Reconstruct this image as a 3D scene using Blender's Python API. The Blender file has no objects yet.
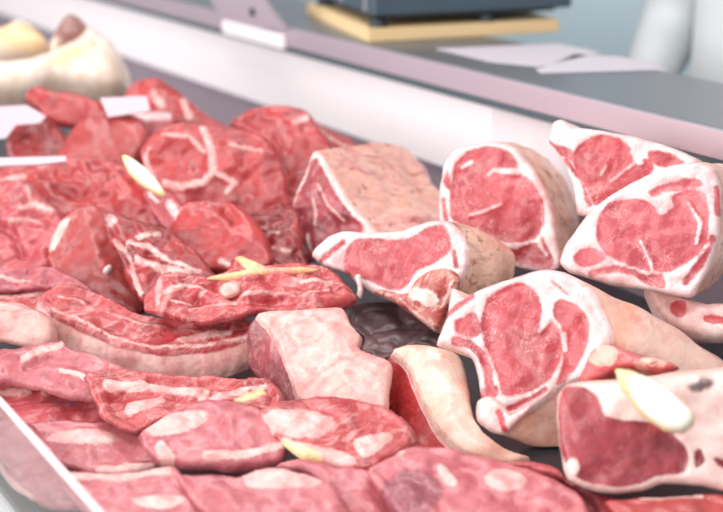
FOCUS = 1.45; FSTOP = 2.7; SSS = .12
SOFT = .38; GROW = 3.5; RIDGE = .003; LEANB = .7
WORLD = .58; LAMP = 26; LAMP2 = 18; LAMP3 = 215; EXPO = -.13
PERSON = (-1.5, 2.0); PERSON_RZ = 0.0
LEANK = .945
# settled height and body depth of each piece
FIT = {
    'largest rib roast with white fat rim and cream fat cap, front of the roast stack': (0.118, 1.0),
    'big rib roast with rosy eye muscle in a thick white rim, right edge': (0.216, 1.0),
    'upright rib roast leaning before the white strip, marbled face under a tan spotted fat cap': (0.178, 1.0),
    'rib roast topmost at the back, wedged against the steel worktop edge': (0.252, 1.0),
    'rib roast on its side with ragged white fat tail, centre of the counter': (0.125, 0.72),
    'rib roast with dark red marbled end and tan-pink ragged fat side, back middle': (0.142, 1.0),
    'roast slab with pale pink fat top and dark red cut end, centre of the counter': (0.072, 1.0),
    'narrow roast slab with cream fat top and red cut end, under the largest rib roast': (0.041, 1.0),
    'roast with dark red face under a smooth pale fat layer, bottom right corner': (0.09, 1.0),
    'deep red slice at the very bottom right corner': (0.03, 1.0),
    'mauve slice with a fatty upper rim, at the bottom beside the white rail': (0.032, 1.0),
    'rosy slice with a short white fat bar, bottom row right of the fatty-rimmed mauve slice': (0.036, 0.3732),
    'pink red slice under the dark-faced roast, bottom right': (0.023, 1.0),
    'broad pink slice with a dark round patch, bottom centre': (0.04, 1.0),
    'plain deep pink slice sloping down, bottom row before the pale-disc slice': (0.026, 1.0),
    'mauve slice behind the low glass, bottom left corner': (0.026, 1.0),
    'mauve slice with a horizontal oblong fat patch, just right of the white rail': (0.016, 1.0),
    'rounded slice with an oblong fat patch, left of the disc-marked slice': (0.048, 1.0),
    'round marbled slice with a pale fat disc, before the fat-capped roast': (0.05, 0.1935),
    'small slice with a pale looped fat edge, beside the white rail': (0.024, 1.0),
    'thin layered slice with pink fat streaks, touching the dark cut end of the slab roast': (0.058, 1.0),
    'curled slice with a pale rolled edge, at the left edge below the long slab': (0.062, 0.72),
    'dark dried piece of meat between the pale-topped roast slab and the centre rib roast': (0.042, 1.0),
    'short pale-sided slab at the left edge, end to end with the long pale slab': (0.075, 1.0),
    'long slab with stringy pink top and smooth pale fat side, left of the dark-ended roast': (0.064, 1.0),
    'flat pink flap with streaky fat lying on the short pale-sided slab at the left edge': (0.073, 1.0),
    'crumpled red trimming strip with a round fat knob, running across the middle': (0.108, 1.0),
    'thin red flap behind the short pale-sided slab at the left edge': (0.09, 0.3732),
    'smooth bulging dark pink chunk with a small white fat dot': (0.093, 1.0),
    'deep red chunk striped with white fat seams, right of the bulging chunk': (0.122, 1.0),
    'smooth red chunk before the round steak': (0.13, 1.0),
    'dark chunk in the hollow between smooth red chunk and ragged-sided rib roast': (0.115, 1.0),
    'chunk webbed with pink fat at the left edge of the heap': (0.122, 1.0),
    'fatty end piece hanging below the yellow sliver beside the round steak': (0.145, 1.0),
    'broad smooth red chunk at the upper left of the heap': (0.135, 1.0),
    'thick round steak with a fat-ringed eye muscle, standing in the upper heap': (0.165, 1.0),
    'long low red strip across the left edge under the white divider': (0.15, 1.0),
    'large smooth dark red chunk against the back panel': (0.17, 1.0),
    'thin red strip of meat hanging along the back panel behind the ragged-sided roast': (0.165, 1.0),
    'smooth dull red chunk in the far row right of the dark dome': (0.175, 1.0),
    'dark dome-shaped chunk in the far row on the left': (0.167, 1.0),
    'small fatty chunk wedged left of the round steak': (0.167, 1.0),
    'red chunk with an upright fat seam behind the white price card': (0.19, 1.0),
    'matte red chunk in the far row left of the white price card': (0.2, 1.0),
    'pale cream skin-covered joint with a brown knuckle end, far left corner': (0.228, 1.0),
    'second pale joint with orange-tinted skin lying behind the brown-ended one': (0.25, 1.0),
    'bright yellow-white almond-shaped fat sliver beside the round steak': (0.205, 1.0),
    'bright yellow-white oval fat piece lying on the dark-faced roast at lower right': (0.142, 1.0),
}
import bpy, bmesh, math, random
import numpy as np
from mathutils import Vector, Matrix, noise
from mathutils.geometry import delaunay_2d_cdt
from mathutils.bvhtree import BVHTree
C = bpy.context.scene.collection
rnd = random.Random(7)

# ------------------------------------------------------------------ camera
CAM_Z = 0.66; PITCH = math.radians(19.1); YAW = math.radians(55.9); FPX = 1200.0
HEAD = Vector((-math.sin(YAW), math.cos(YAW), 0)); RIGHT = Vector((math.cos(YAW), math.sin(YAW), 0))
FWD = HEAD*math.cos(PITCH) + Vector((0, 0, -math.sin(PITCH)))
UPV = HEAD*math.sin(PITCH) + Vector((0, 0, math.cos(PITCH)))
EYE = Vector((0, 0, CAM_Z))
cam = bpy.data.objects.new('camera', bpy.data.cameras.new('camera')); C.objects.link(cam)
cam.location = EYE; cam.rotation_euler = (math.pi/2-PITCH, 0, YAW)
cam.data.sensor_width = 36; cam.data.lens = FPX/723*36; cam.data.clip_start = .02
cam.data.dof.use_dof = True; cam.data.dof.focus_distance = FOCUS; cam.data.dof.aperture_fstop = FSTOP
bpy.context.scene.camera = cam
def ray(px, py): return FWD*FPX + RIGHT*(px-361.5) + UPV*(256-py)
def at(px, py, z):
    d = ray(px, py); return EYE + d*((z-CAM_Z)/d.z)

# ------------------------------------------------------------------ objects
def tag(o, label=None, cat=None, group=None, kind=None):
    if label: o['label'] = label
    if cat: o['category'] = cat
    if group: o['group'] = group
    if kind: o['kind'] = kind
    return o
def empty(name, loc, label=None, cat=None, group=None, rz=0.0):
    o = bpy.data.objects.new(name, None); C.objects.link(o); o.location = loc; o.rotation_euler.z = rz
    o.empty_display_size = .05
    return tag(o, label, cat, group)
def link(name, me, mat, parent=None, label=None):
    o = bpy.data.objects.new(name, me); C.objects.link(o)
    if mat: me.materials.append(mat)
    if parent: o.parent = parent
    if label: o['label'] = label
    return o
def box(bm, lo, hi, bev=0.0):
    r = bmesh.ops.create_cube(bm, size=1.0)
    vs = r['verts']
    for v in vs:
        v.co = Vector([(lo[i]+hi[i])/2 + v.co[i]*(hi[i]-lo[i]) for i in range(3)])
    if bev:
        es = list({e for v in vs for e in v.link_edges})
        bmesh.ops.bevel(bm, geom=es, offset=bev, segments=2, profile=.5, affect='EDGES')
def cyl(bm, a, b, r1, r2=None, seg=20):
    a, b = Vector(a), Vector(b); r2 = r1 if r2 is None else r2
    r = bmesh.ops.create_cone(bm, cap_ends=True, segments=seg, radius1=r1, radius2=r2, depth=(b-a).length)
    q = Vector((0, 0, 1)).rotation_difference((b-a).normalized()).to_matrix().to_4x4()
    bmesh.ops.transform(bm, matrix=Matrix.Translation((a+b)/2) @ q, verts=r['verts'])
def done(bm, name, mat, parent=None, smooth=False, label=None):
    bmesh.ops.recalc_face_normals(bm, faces=bm.faces)
    me = bpy.data.meshes.new(name); bm.to_mesh(me); bm.free()
    if smooth:
        for p in me.polygons: p.use_smooth = True
    return link(name, me, mat, parent, label)
def prism(bm, pts, vec):
    a = [bm.verts.new(p) for p in pts]; b = [bm.verts.new(Vector(p)+vec) for p in pts]
    bm.faces.new(a); bm.faces.new(b[::-1]); n = len(pts)
    for i in range(n): bm.faces.new((a[i], b[i], b[(i+1) % n], a[(i+1) % n]))

# ------------------------------------------------------------------ materials
class NT:
    def __init__(s, name):
        s.m = bpy.data.materials.new(name); s.m.use_nodes = True; s.t = s.m.node_tree
        s.b = s.t.nodes['Principled BSDF']
    def n(s, typ, **kw):
        x = s.t.nodes.new(typ)
        for k, v in kw.items():
            if hasattr(x, k): setattr(x, k, v)
            else: x.inputs[k.replace('_', ' ')].default_value = v
        return x
    def l(s, a, b): s.t.links.new(a, b)
    def val(s, sock, v):
        if hasattr(v, 'is_output'): s.l(v, sock)
        else: sock.default_value = v
    def math(s, op, a, b=0.0, clamp=False):
        x = s.t.nodes.new('ShaderNodeMath'); x.operation = op; x.use_clamp = clamp
        s.val(x.inputs[0], a); s.val(x.inputs[1], b); return x.outputs[0]
    def mix(s, f, a, b):
        x = s.t.nodes.new('ShaderNodeMix'); x.data_type = 'RGBA'
        s.val(x.inputs[0], f); s.val(x.inputs[6], a); s.val(x.inputs[7], b); return x.outputs[2]
    def noise(s, co, scale, detail=4, rough=.55, dist=0.0):
        x = s.t.nodes.new('ShaderNodeTexNoise'); s.l(co, x.inputs['Vector'])
        x.inputs['Scale'].default_value = scale; x.inputs['Detail'].default_value = detail
        x.inputs['Roughness'].default_value = rough; x.inputs['Distortion'].default_value = dist
        return x.outputs[0]
    def ramp(s, v, a, b, smooth=True):
        x = s.t.nodes.new('ShaderNodeMapRange'); x.interpolation_type = 'SMOOTHSTEP' if smooth else 'LINEAR'
        s.val(x.inputs[0], v); s.val(x.inputs[1], a); s.val(x.inputs[2], b); return x.outputs[0]
    def attr(s, name):
        x = s.t.nodes.new('ShaderNodeAttribute'); x.attribute_name = name; return x.outputs['Fac']
    def obj(s): return s.t.nodes.new('ShaderNodeTexCoord').outputs['Object']
    def bump(s, h, strength, dist):
        x = s.t.nodes.new('ShaderNodeBump'); x.inputs['Strength'].default_value = strength
        x.inputs['Distance'].default_value = dist; s.l(h, x.inputs['Height']); s.l(x.outputs[0], s.b.inputs['Normal'])
def lin(r, g, b):
    f = lambda c: (c/255/12.92) if c/255 <= .04045 else ((c/255+.055)/1.055)**2.4
    return (f(r), f(g), f(b), 1)
def flat(name, col, rough=.5, metal=0.0, var=.06, scale=20, bump=0.0, stretch=None, spec=.5):
    k = NT(name); co = k.obj()
    if stretch:
        mp = k.n('ShaderNodeMapping'); mp.inputs['Scale'].default_value = stretch; k.l(co, mp.inputs[0]); co = mp.outputs[0]
    nz = k.noise(co, scale)
    d = tuple(c*(1-var*2) for c in col[:3])+(1,); u = tuple(min(1, c*(1+var*2)) for c in col[:3])+(1,)
    k.l(k.mix(nz, d, u), k.b.inputs['Base Color'])
    k.b.inputs['Roughness'].default_value = rough; k.b.inputs['Metallic'].default_value = metal
    k.b.inputs['Specular IOR Level'].default_value = spec
    if bump: k.bump(nz, bump, .002)
    return k.m
def meat(name, lo, hi, fat=(246, 226, 220), fat2=(238, 190, 184), deep=None, deepf=.5, memb=0.0, membcol=(234, 160, 160), marb=.5, fib=0.0, spots=0.0,
         spotcol=(92, 62, 60), warmcol=(240, 205, 150), darkcol=(84, 62, 62), wob=3.0, gloss=.36, edge=1.3, tan=0.0, tancol=(232, 178, 140), soft=0.0, fatpink=.5, bump=.55, streak=0.0, streakcol=(170, 56, 64)):
    lo, hi = tuple(c*LEANK for c in lo), tuple(c*LEANK for c in hi); deep = deep and tuple(c*LEANK for c in deep); membcol = tuple(c*.97 for c in membcol)
    k = NT(name); co0 = k.obj()
    nz = k.n('ShaderNodeTexNoise'); nz.inputs['Scale'].default_value = 16; nz.inputs['Detail'].default_value = 2; k.l(co0, nz.inputs['Vector'])
    vm = k.n('ShaderNodeVectorMath', operation='MULTIPLY_ADD'); k.l(nz.outputs['Color'], vm.inputs[0]); vm.inputs[1].default_value = (.05, .05, .05); k.l(co0, vm.inputs[2])
    co = vm.outputs[0]                                                 # gently warped object space
    n1 = k.noise(co, 17, 4, .6); n2 = k.noise(co0, 55, 5, .6); n3 = k.noise(co0, 190, 4, .6)
    base = k.mix(k.ramp(k.math('ADD', k.math('MULTIPLY', n1, .65), k.math('MULTIPLY', n2, .35)), .36, .62), lin(*lo), lin(*hi))
    if deep: base = k.mix(k.math('MULTIPLY', k.ramp(k.noise(co, 27, 4, .6), .50, .66), deepf), base, lin(*deep))
    mp = k.n('ShaderNodeMapping'); mp.inputs['Scale'].default_value = (1, .2, .5); mp.inputs['Rotation'].default_value = (.4, .3, .7); k.l(co, mp.inputs[0])
    if memb:                                                           # pale membranes and sinew
        base = k.mix(k.math('MULTIPLY', k.ramp(k.noise(mp.outputs[0], 38, 6, .66, .8), .50, .68), memb), base, lin(*membcol))
        mq = k.n('ShaderNodeMapping'); mq.inputs['Scale'].default_value = (1, .14, .3); mq.inputs['Rotation'].default_value = (.2, .9, 1.1); k.l(co, mq.inputs[0])
        base = k.mix(k.math('MULTIPLY', k.ramp(k.noise(mq.outputs[0], 110, 5, .62, 1.0), .54, .66), memb*.8), base, lin(*membcol))
    if fib:                                                            # muscle fibres
        base = k.mix(k.math('MULTIPLY', k.ramp(k.noise(mp.outputs[0], 130, 4, .6, .6), .5, .72), fib), base, lin(*fat2))
    v = k.noise(co0, 40, 5, .62, .9)                                    # marbling veins
    vein = k.math('SUBTRACT', 1.0, k.ramp(k.math('ABSOLUTE', k.math('SUBTRACT', v, .5)), .002, .017))
    vein = k.math('MULTIPLY', vein, k.ramp(k.noise(co0, 17, 2), .46, .62))
    base = k.mix(k.math('MULTIPLY', vein, marb), base, lin(*fat2))
    fl = k.ramp(k.noise(co0, 210, 3, .5), .62, .72)                     # flecks
    base = k.mix(k.math('MULTIPLY', fl, marb*.5), base, lin(*fat2))
    fc = k.mix(k.ramp(k.math('ADD', k.math('MULTIPLY', n1, .5), k.math('MULTIPLY', n2, .5)), .40, .64), lin(*fat), lin(*fat2))
    if fatpink: fc = k.mix(k.math('MULTIPLY', k.ramp(k.noise(mp.outputs[0], 44, 6, .66, .8), .50, .74), fatpink), fc, lin(*[x*.55+y*.45 for x, y in zip(hi, fat2)]))
    if tan: fc = k.mix(k.math('MULTIPLY', k.ramp(k.noise(co, 16, 3), .42, .62), tan), fc, lin(*tancol))
    if spots: fc = k.mix(k.math('MULTIPLY', k.ramp(k.noise(co0, 48, 4, .6), .60, .66), spots), fc, lin(*spotcol))
    if streak: fc = k.mix(k.math('MULTIPLY', k.ramp(k.noise(mp.outputs[0], 30, 8, .74, 1.4), .49, .62), streak), fc, lin(*streakcol))
    fv = k.math('ADD', k.attr('fat'), k.math('MULTIPLY', k.math('SUBTRACT', n2, .5), wob*4))
    fv = k.math('ADD', fv, k.math('MULTIPLY', k.math('SUBTRACT', n3, .5), wob*1.6+.8))
    fm = k.ramp(fv, -edge, edge)
    if soft: fm = k.math('MULTIPLY', fm, k.math('SUBTRACT', 1.0, k.math('MULTIPLY', k.ramp(k.noise(co, 42, 4, .6), .38, .66), soft)))
    col = k.mix(fm, base, fc)
    w = k.ramp(k.math('ADD', k.attr('warm'), k.math('MULTIPLY', k.math('SUBTRACT', n2, .5), 10)), -3, 3)
    col = k.mix(w, col, k.mix(n2, lin(*warmcol), lin(*[min(255, c+22) for c in warmcol])))
    d = k.ramp(k.math('ADD', k.attr('dark'), k.math('MULTIPLY', k.math('SUBTRACT', n2, .5), 16)), -3, 4)
    col = k.mix(d, col, k.mix(k.ramp(n3, .35, .7), lin(*darkcol), lin(*[c+35 for c in darkcol])))
    k.l(col, k.b.inputs['Base Color'])
    k.b.inputs['Specular IOR Level'].default_value = .55
    k.l(k.math('ADD', gloss-.1, k.math('MULTIPLY', n2, .25)), k.b.inputs['Roughness'])
    k.b.inputs['Subsurface Weight'].default_value = SSS
    k.b.inputs['Subsurface Radius'].default_value = (1.0, .35, .3); k.b.inputs['Subsurface Scale'].default_value = .006
    k.b.inputs['Coat Weight'].default_value = .4; k.b.inputs['Coat Roughness'].default_value = .14
    k.bump(k.math('ADD', k.math('MULTIPLY', n2, .7), k.math('MULTIPLY', n3, .45)), bump, .0035)
    return k.m

# ------------------------------------------------------------------ signed distances (pixels of the traced outline)
def smooth_closed(pts, step):
    P = np.array(pts, float); n = len(P); out = []
    for i in range(n):
        p0, p1, p2, p3 = P[i-1], P[i], P[(i+1) % n], P[(i+2) % n]
        m = max(1, int(np.linalg.norm(p2-p1)/step))
        for j in range(m):
            t = j/m
            q = .5*((2*p1)+(-p0+p2)*t+(2*p0-5*p1+4*p2-p3)*t*t+(-p0+3*p1-3*p2+p3)*t**3)
            out.append(.75*q+.25*(p1+(p2-p1)*t))
    return np.array(out)
def seg_dist(X, A, B):
    d = np.full(len(X), 1e9)
    for a, b in zip(A, B):
        ab = b-a; L = max(1e-9, ab@ab); t = np.clip(((X-a)@ab)/L, 0, 1)
        d = np.minimum(d, np.hypot(*(X-(a+t[:, None]*ab)).T))
    return d
def inside(X, P):
    c = np.zeros(len(X), bool); n = len(P)
    for i in range(n):
        a, b = P[i], P[(i+1) % n]
        if a[1] == b[1]: continue
        m = (a[1] > X[:, 1]) != (b[1] > X[:, 1])
        c ^= m & (X[:, 0] < (b[0]-a[0])*(X[:, 1]-a[1])/(b[1]-a[1])+a[0])
    return c
def poly_sdf(X, P):
    d = seg_dist(X, P, np.roll(P, -1, 0)); return np.where(inside(X, P), d, -d)
def shape_sdf(X, s):
    if s[0] == 'e':
        _, cx, cy, rx, ry, a = s; a = math.radians(a); c, q = math.cos(a), math.sin(a)
        u = (X[:, 0]-cx)*c+(X[:, 1]-cy)*q; v = -(X[:, 0]-cx)*q+(X[:, 1]-cy)*c
        r = np.hypot(u/rx, v/ry); return (1-r)*min(rx, ry)
    if s[0] == 's':
        P = np.array(s[1], float); return s[2]/2-seg_dist(X, P[:-1], P[1:])
    return poly_sdf(X, smooth_closed(s[1], 4))
def union(X, shapes, none=-60.0):
    d = np.full(len(X), none)
    for s in shapes: d = np.maximum(d, shape_sdf(X, s))
    return d

# ------------------------------------------------------------------ one cut of meat
SOLIDS = []; FITTED = {}
def plane_of(outline, h, tilt, az):
    c = np.mean(np.array(outline, float), 0); O = at(c[0], c[1], h)
    t, a = math.radians(tilt), math.radians(az)
    b = Matrix.Rotation(a, 3, 'Z') @ (-HEAD)
    n = (b*math.sin(t)+Vector((0, 0, math.cos(t)))).normalized()
    ex = Vector((0, 0, 1)).cross(n); ex = ex.normalized() if ex.length > 1e-4 else RIGHT.copy(); ey = n.cross(ex)
    return O, n, ex, ey
def cut(name, label, cat, outline, h, tilt=25, az=0, thick=.035, E=None, r=.008, bulge=.006, lump=.0025, group=None, mat=None, side_mat=None,
        fat=(), lean=None, warm=(), dark=(), groove=(), side='continue', taper=.9, sidename=None, facename='lean', fatname='fat',
        res=None, fit=True, split=True, parent=None, seed=None, base_z=.004, raise_=0.0, host=None, sidefat=(), ridge=None, grow=None, extras=(), minscale=0.0, _try=0, _h0=None):
    args = dict(locals())
    seed = len(SOLIDS)*7.31+1 if seed is None else seed
    known = FIT.get(label) if parent is None else None
    if known: h, fit = known[0], False
    heap = group in ('flat beef slices along the front', 'beef chunks in the heap')
    if heap:
        r, bulge = r*.5, bulge*SOFT
        cc = np.mean(np.array(outline, float), 0); oo = []
        for q in outline:
            v = np.array(q)-cc; oo.append(tuple(np.array(q)+v/max(1, np.linalg.norm(v))*(GROW if grow is None else grow)))
        outline = oo
    O, n, ex, ey = host or plane_of(outline, h, tilt, az)
    hostp = (O, n, ex, ey)
    O = O + n*raise_
    def to2(px, py):
        d = ray(px, py); p = EYE + d*((O-EYE).dot(n)/d.dot(n)); return ((p-O).dot(ex), (p-O).dot(ey))
    def to_px(q):
        P = np.array(O)[None]+q[:, :1]*np.array(ex)[None]+q[:, 1:2]*np.array(ey)[None]-np.array(EYE)[None]
        z = P@np.array(FWD); return np.stack([361.5+FPX*(P@np.array(RIGHT))/z, 256-FPX*(P@np.array(UPV))/z], 1)
    raw = np.array([to2(*p) for p in outline])
    area = abs(np.sum(raw[:, 0]*np.roll(raw[:, 1], -1)-np.roll(raw[:, 0], -1)*raw[:, 1]))/2
    g = res or min(.007, max(.0026, math.sqrt(area)/48))
    B = smooth_closed(raw, g)
    if np.sum(B[:, 0]*np.roll(B[:, 1], -1)-np.roll(B[:, 0], -1)*B[:, 1]) < 0: B = B[::-1].copy()
    jit = np.array([noise.noise_vector(Vector((b[0]*70+seed, b[1]*70, seed)))[:2] for b in B]); 
    jit2 = np.array([noise.noise_vector(Vector((b[0]*28+seed, b[1]*28, seed*1.7)))[:2] for b in B]); B = B+jit*(.0022 if heap else .0009)+jit2*(.004 if heap else 0)
    lo, hi = B.min(0), B.max(0); G = []
    y = lo[1]; k = 0
    while y < hi[1]:
        x = lo[0]+(k % 2)*g/2
        while x < hi[0]:
            G.append((x, y)); x += g
        y += g*.866; k += 1
    G = np.array(G); G = G[poly_sdf(G, B) > g*.55] if len(G) else np.zeros((0, 2))
    pts = [Vector(p) for p in np.concatenate([B, G])]
    nb = len(B)
    vo, _e, fo, ov, _oe, _of = delaunay_2d_cdt(pts, [(i, (i+1) % nb) for i in range(nb)], [], 1, 1e-7)
    V = np.array([tuple(v) for v in vo]); faces = [tuple(f) for f in fo]
    bidx = {}
    for i, o in enumerate(ov):
        for q in o:
            if q < nb: bidx[q] = i
    ring = [bidx[i] for i in range(nb) if i in bidx]
    ring = [a for i, a in enumerate(ring) if a != ring[i-1]]
    d = seg_dist(V, B, np.roll(B, -1, 0)); d[ring] = 0
    PX = to_px(V)
    if lean is not None: F = -union(PX, lean)-LEANB; F = np.maximum(F, union(PX, fat))
    else: F = union(PX, fat)
    W = union(PX, warm); D = union(PX, dark)
    dm = max(d.max(), 1e-4)
    u = np.clip(d/min(r, dm), 0, 1); z = r*np.sqrt(np.clip(1-(1-u)**2, 0, 1))
    u = np.clip(d/dm, 0, 1); z = z+bulge*np.sqrt(np.clip(1-(1-u)**2, 0, 1))
    amp = np.clip(d/.012, 0.0, 1)
    nz = np.array([noise.noise(Vector((v[0]*24+seed, v[1]*24, seed*2)))+.5*noise.noise(Vector((v[0]*62+seed, v[1]*62, seed*3))) for v in V])
    z = z+lump*nz*amp*1.6
    if heap:                                                            # folds
        rg_ = np.array([abs(noise.noise(Vector((v[0]*19+v[1]*9+seed, v[1]*34-v[0]*8, seed*5)))) for v in V]); z = z-(RIDGE if ridge is None else ridge)*np.exp(-(rg_/.09)**2)*amp
    z = z+.0012*np.clip(F/4, -1, 1)*amp
    for gv in groove:
        P = np.array(gv[0], float); q = seg_dist(PX, P[:-1], P[1:]); z = z-gv[2]*np.exp(-(q/gv[1])**2)
    pos = np.array(O)[None]+V[:, :1]*np.array(ex)[None]+V[:, 1:2]*np.array(ey)[None]+z[:, None]*np.array(n)[None]
    pos[:, 2] = np.maximum(pos[:, 2], base_z)
    Ev = (-n*thick if not heap else (HEAD*thick*.7-Vector((0, 0, thick*.6))) if group != 'beef chunks in the heap' else HEAD*thick*1.0-Vector((0, 0, thick*.34))) if E is None else (RIGHT*E[0]+HEAD*E[1]+Vector((0, 0, E[2])))
    Ev = np.array(Ev)
    def solid(scale):
        L = np.linalg.norm(Ev)*scale; nr = max(3, min(40, int(L/max(g, .004))))
        vs = [pos]; fs = list(faces); at_ = [(F, W, D)]; kind = ['face']*len(faces)
        rg = pos[ring]; cen = rg.mean(0); prev = list(ring); base = len(pos); m = len(ring)
        for kx in range(1, nr+1):
            t = kx/nr
            cc = 1+(.05*math.sin(math.pi*min(1, t*1.3)))-(1-taper)*t
            if t > .82: cc *= math.sqrt(max(.05, 1-((t-.82)/.18)**2*.55))
            P = cen+(rg-cen)*cc+Ev*scale*t
            jz = np.array([noise.noise(Vector((p[0]*26+seed, p[1]*26, p[2]*26))) for p in P])
            P = P+((rg-cen)/np.maximum(1e-6, np.linalg.norm(rg-cen, axis=1))[:, None])*(jz*lump*1.8*min(1, t*5))[:, None]
            P[:, 2] = np.maximum(P[:, 2], base_z)
            vs.append(P); cur = list(range(base, base+m)); base += m
            for i in range(m):
                fs.append((prev[i], cur[i], cur[(i+1) % m], prev[(i+1) % m])); kind.append('side')
            fr = F[ring]
            if side == 'fat': fr = np.maximum(fr, 4)+12*t
            elif side == 'lean': fr = np.minimum(fr, -4)-12*t
            if sidefat:
                wc = P-np.array(EYE)[None]; zz = wc@np.array(FWD)
                px = np.stack([361.5+FPX*(wc@np.array(RIGHT))/zz, 256-FPX*(wc@np.array(UPV))/zz], 1)
                fr = np.maximum(fr, union(px, sidefat))
            at_.append((fr, W[ring], D[ring])); prev = cur
        last = vs[-1]; vs.append(last.mean(0)[None]); c = base
        for i in range(m): fs.append((prev[i], c, prev[(i+1) % m])); kind.append('side')
        at_.append(tuple(np.array([a.mean()]) for a in at_[-1]))
        VV = np.concatenate(vs); AA = [np.concatenate([a[j] for a in at_]) for j in range(3)]
        return VV, fs, AA, kind
    sc = known[1] if known else 1.0
    for attempt in range(9):
        VV, fs, AA, kind = solid(sc)
        VV[:, 1] = np.clip(VV[:, 1], .3195, 1.308)                      # stays between the glass and the back panel
        tree = BVHTree.FromPolygons([Vector(v) for v in VV], fs)
        if not fit or parent is not None: break
        hit = [s for s in SOLIDS if (VV.min(0) < s[2]).all() and (VV.max(0) > s[1]).all() and tree.overlap(s[3])]
        if not hit: break
        if sc*.72 < minscale: break
        sc *= .72
        if np.linalg.norm(Ev)*sc < .006: break
    if parent is None and fit and hit and _try < 8:
        h0 = h if _h0 is None else _h0
        args.update(_h0=h0, _try=_try+1, h=h0+(-.005, -.010, -.015, -.020, -.026, -.032, -.04, 0)[_try], seed=seed); return cut(**args)
    if parent is None:
        if fit and hit: print('CLASH', name, '|', label[:40], '->', [s[4][:30] for s in hit], 'scale %.2f' % sc)
        FITTED[label] = (round(h, 4), round(sc, 4))
        SOLIDS.append((name, VV.min(0), VV.max(0), tree, label))
    full = bpy.data.meshes.new('t'); full.from_pydata(VV.tolist(), [], fs); full.update()
    nrm = [v.vector.copy() for v in full.vertex_normals]; bpy.data.meshes.remove(full)
    lab = []
    for f, kd in zip(fs, kind):
        if kd == 'side': lab.append(sidename or ((fatname if AA[0][list(f)].mean() > 0 else facename) if split else facename))
        else: lab.append(fatname if split and AA[0][list(f)].mean() > 0 else facename)
    par = list(range(len(VV)*1))
    comp = {}
    for s in set(lab):
        up = {}
        def find(x):
            while up.setdefault(x, x) != x:
                up[x] = up[up[x]]; x = up[x]
            return x
        for f, q in zip(fs, lab):
            if q == s:
                a0 = find(f[0])
                for i in f[1:]: up[find(i)] = a0
        for j, (f, q) in enumerate(zip(fs, lab)):
            if q == s: comp.setdefault((s, find(f[0])), []).append(j)
    cnt = len(lab); order = sorted(comp, key=lambda c: -len(comp[c])); keep = [c for c in order if len(comp[c]) > .012*cnt][:7]
    lab = [next((c for c in keep if c[0] == facename), keep[0])]*cnt
    for c in keep:
        for j in comp[c]: lab[j] = c
    names = keep
    base_pt = Vector((VV[:, 0].mean(), VV[:, 1].mean(), VV[:, 2].min()))
    if parent is None:
        root = empty(name, base_pt, label, cat, group) if len(names) > 1 or extras else None
    else: root = parent; base_pt = parent.location
    made = None
    for lb in names:
        s = lb[0]; idx = [f for f, q in zip(fs, lab) if q == lb]
        used = sorted({i for f in idx for i in f}); mp = {a: i for i, a in enumerate(used)}
        me = bpy.data.meshes.new(s); me.from_pydata([tuple(VV[i]-np.array(base_pt)) for i in used], [], [tuple(mp[i] for i in f) for f in idx])
        for nm, A in zip(('fat', 'warm', 'dark'), AA):
            me.attributes.new(nm, 'FLOAT', 'POINT').data.foreach_set('value', A[used].astype(np.float32))
        me.update()
        for p in me.polygons: p.use_smooth = True
        me.normals_split_custom_set_from_vertices([nrm[i] for i in used])
        mm = side_mat if (side_mat and s == sidename) else mat
        if root is None:
            o = link(name, me, mm); o.location = base_pt; tag(o, label, cat, group); made = o
        else: o = link(s, me, mm, root)
    for nm, ol, rs, mt, kw in extras:
        cut(name, label, cat, ol, h, tilt, az, parent=root, facename=nm, mat=mt, split=False, raise_=rs, host=hostp, **{**dict(thick=.008, r=.003, bulge=.003, lump=.0005), **kw})
    return root or made

QUEUE = []
def later(*a, **kw): QUEUE.append((a, kw))
def build_heap():                                                       # nearest pieces first, so that farther ones give way
    for a, kw in sorted(QUEUE, key=lambda q: -sum(p[1] for p in q[0][3])/len(q[0][3])): cut(*a, **kw)

# ------------------------------------------------------------------ palette of the meats
WF = dict(fat=(240, 222, 220), fat2=(230, 184, 182), streak=.4, streakcol=(220, 118, 124))      # white beef fat
PF = dict(fat=(240, 200, 192), fat2=(228, 156, 152), soft=.5, wob=2.2)                          # pinker fat under membrane
M_BRIGHT = meat('lean_bright', (170, 38, 48), (200, 70, 78), deep=(150, 28, 38), deepf=.4, marb=.5, wob=1.5, edge=1.7, fatpink=.4, memb=.3, **WF)
M_ROSY = meat('lean_rosy', (186, 62, 74), (210, 94, 102), deep=(172, 50, 62), deepf=.35, marb=.45, wob=1.5, edge=1.7, fatpink=.35, memb=.25, **WF)
M_FACE = meat('lean_dark_face', (140, 38, 50), (182, 66, 76), deep=(116, 28, 40), memb=.2, marb=.25, membcol=(206, 110, 112), fat=(242, 214, 206), fat2=(234, 188, 182), wob=1.2, fatpink=.3)
M_DEEP = meat('lean_deep', (138, 22, 28), (174, 46, 48), deep=(92, 12, 18), memb=.35, marb=.2, membcol=(212, 104, 104), **PF)
M_CUT = meat('lean_cut_end', (132, 44, 52), (166, 68, 74), deep=(112, 32, 42), memb=.3, marb=.3, fib=.35, membcol=(190, 100, 102), **PF)
M_RED = meat('lean_red', (172, 32, 36), (206, 66, 66), deep=(120, 18, 26), memb=.35, membcol=(226, 124, 120), marb=.2, **PF)
M_SMOOTH = meat('lean_smooth_red', (172, 36, 40), (204, 66, 66), deep=(132, 22, 28), deepf=.5, memb=.25, membcol=(222, 118, 116), marb=.12, bump=.35, **PF)
M_FLESH = meat('lean_brownish', (174, 58, 58), (198, 82, 80), deep=(150, 48, 56), deepf=.4, memb=.2, membcol=(206, 110, 106), marb=.12, bump=.35, fat=(244, 214, 206), fat2=(232, 170, 160), wob=.5)
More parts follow.
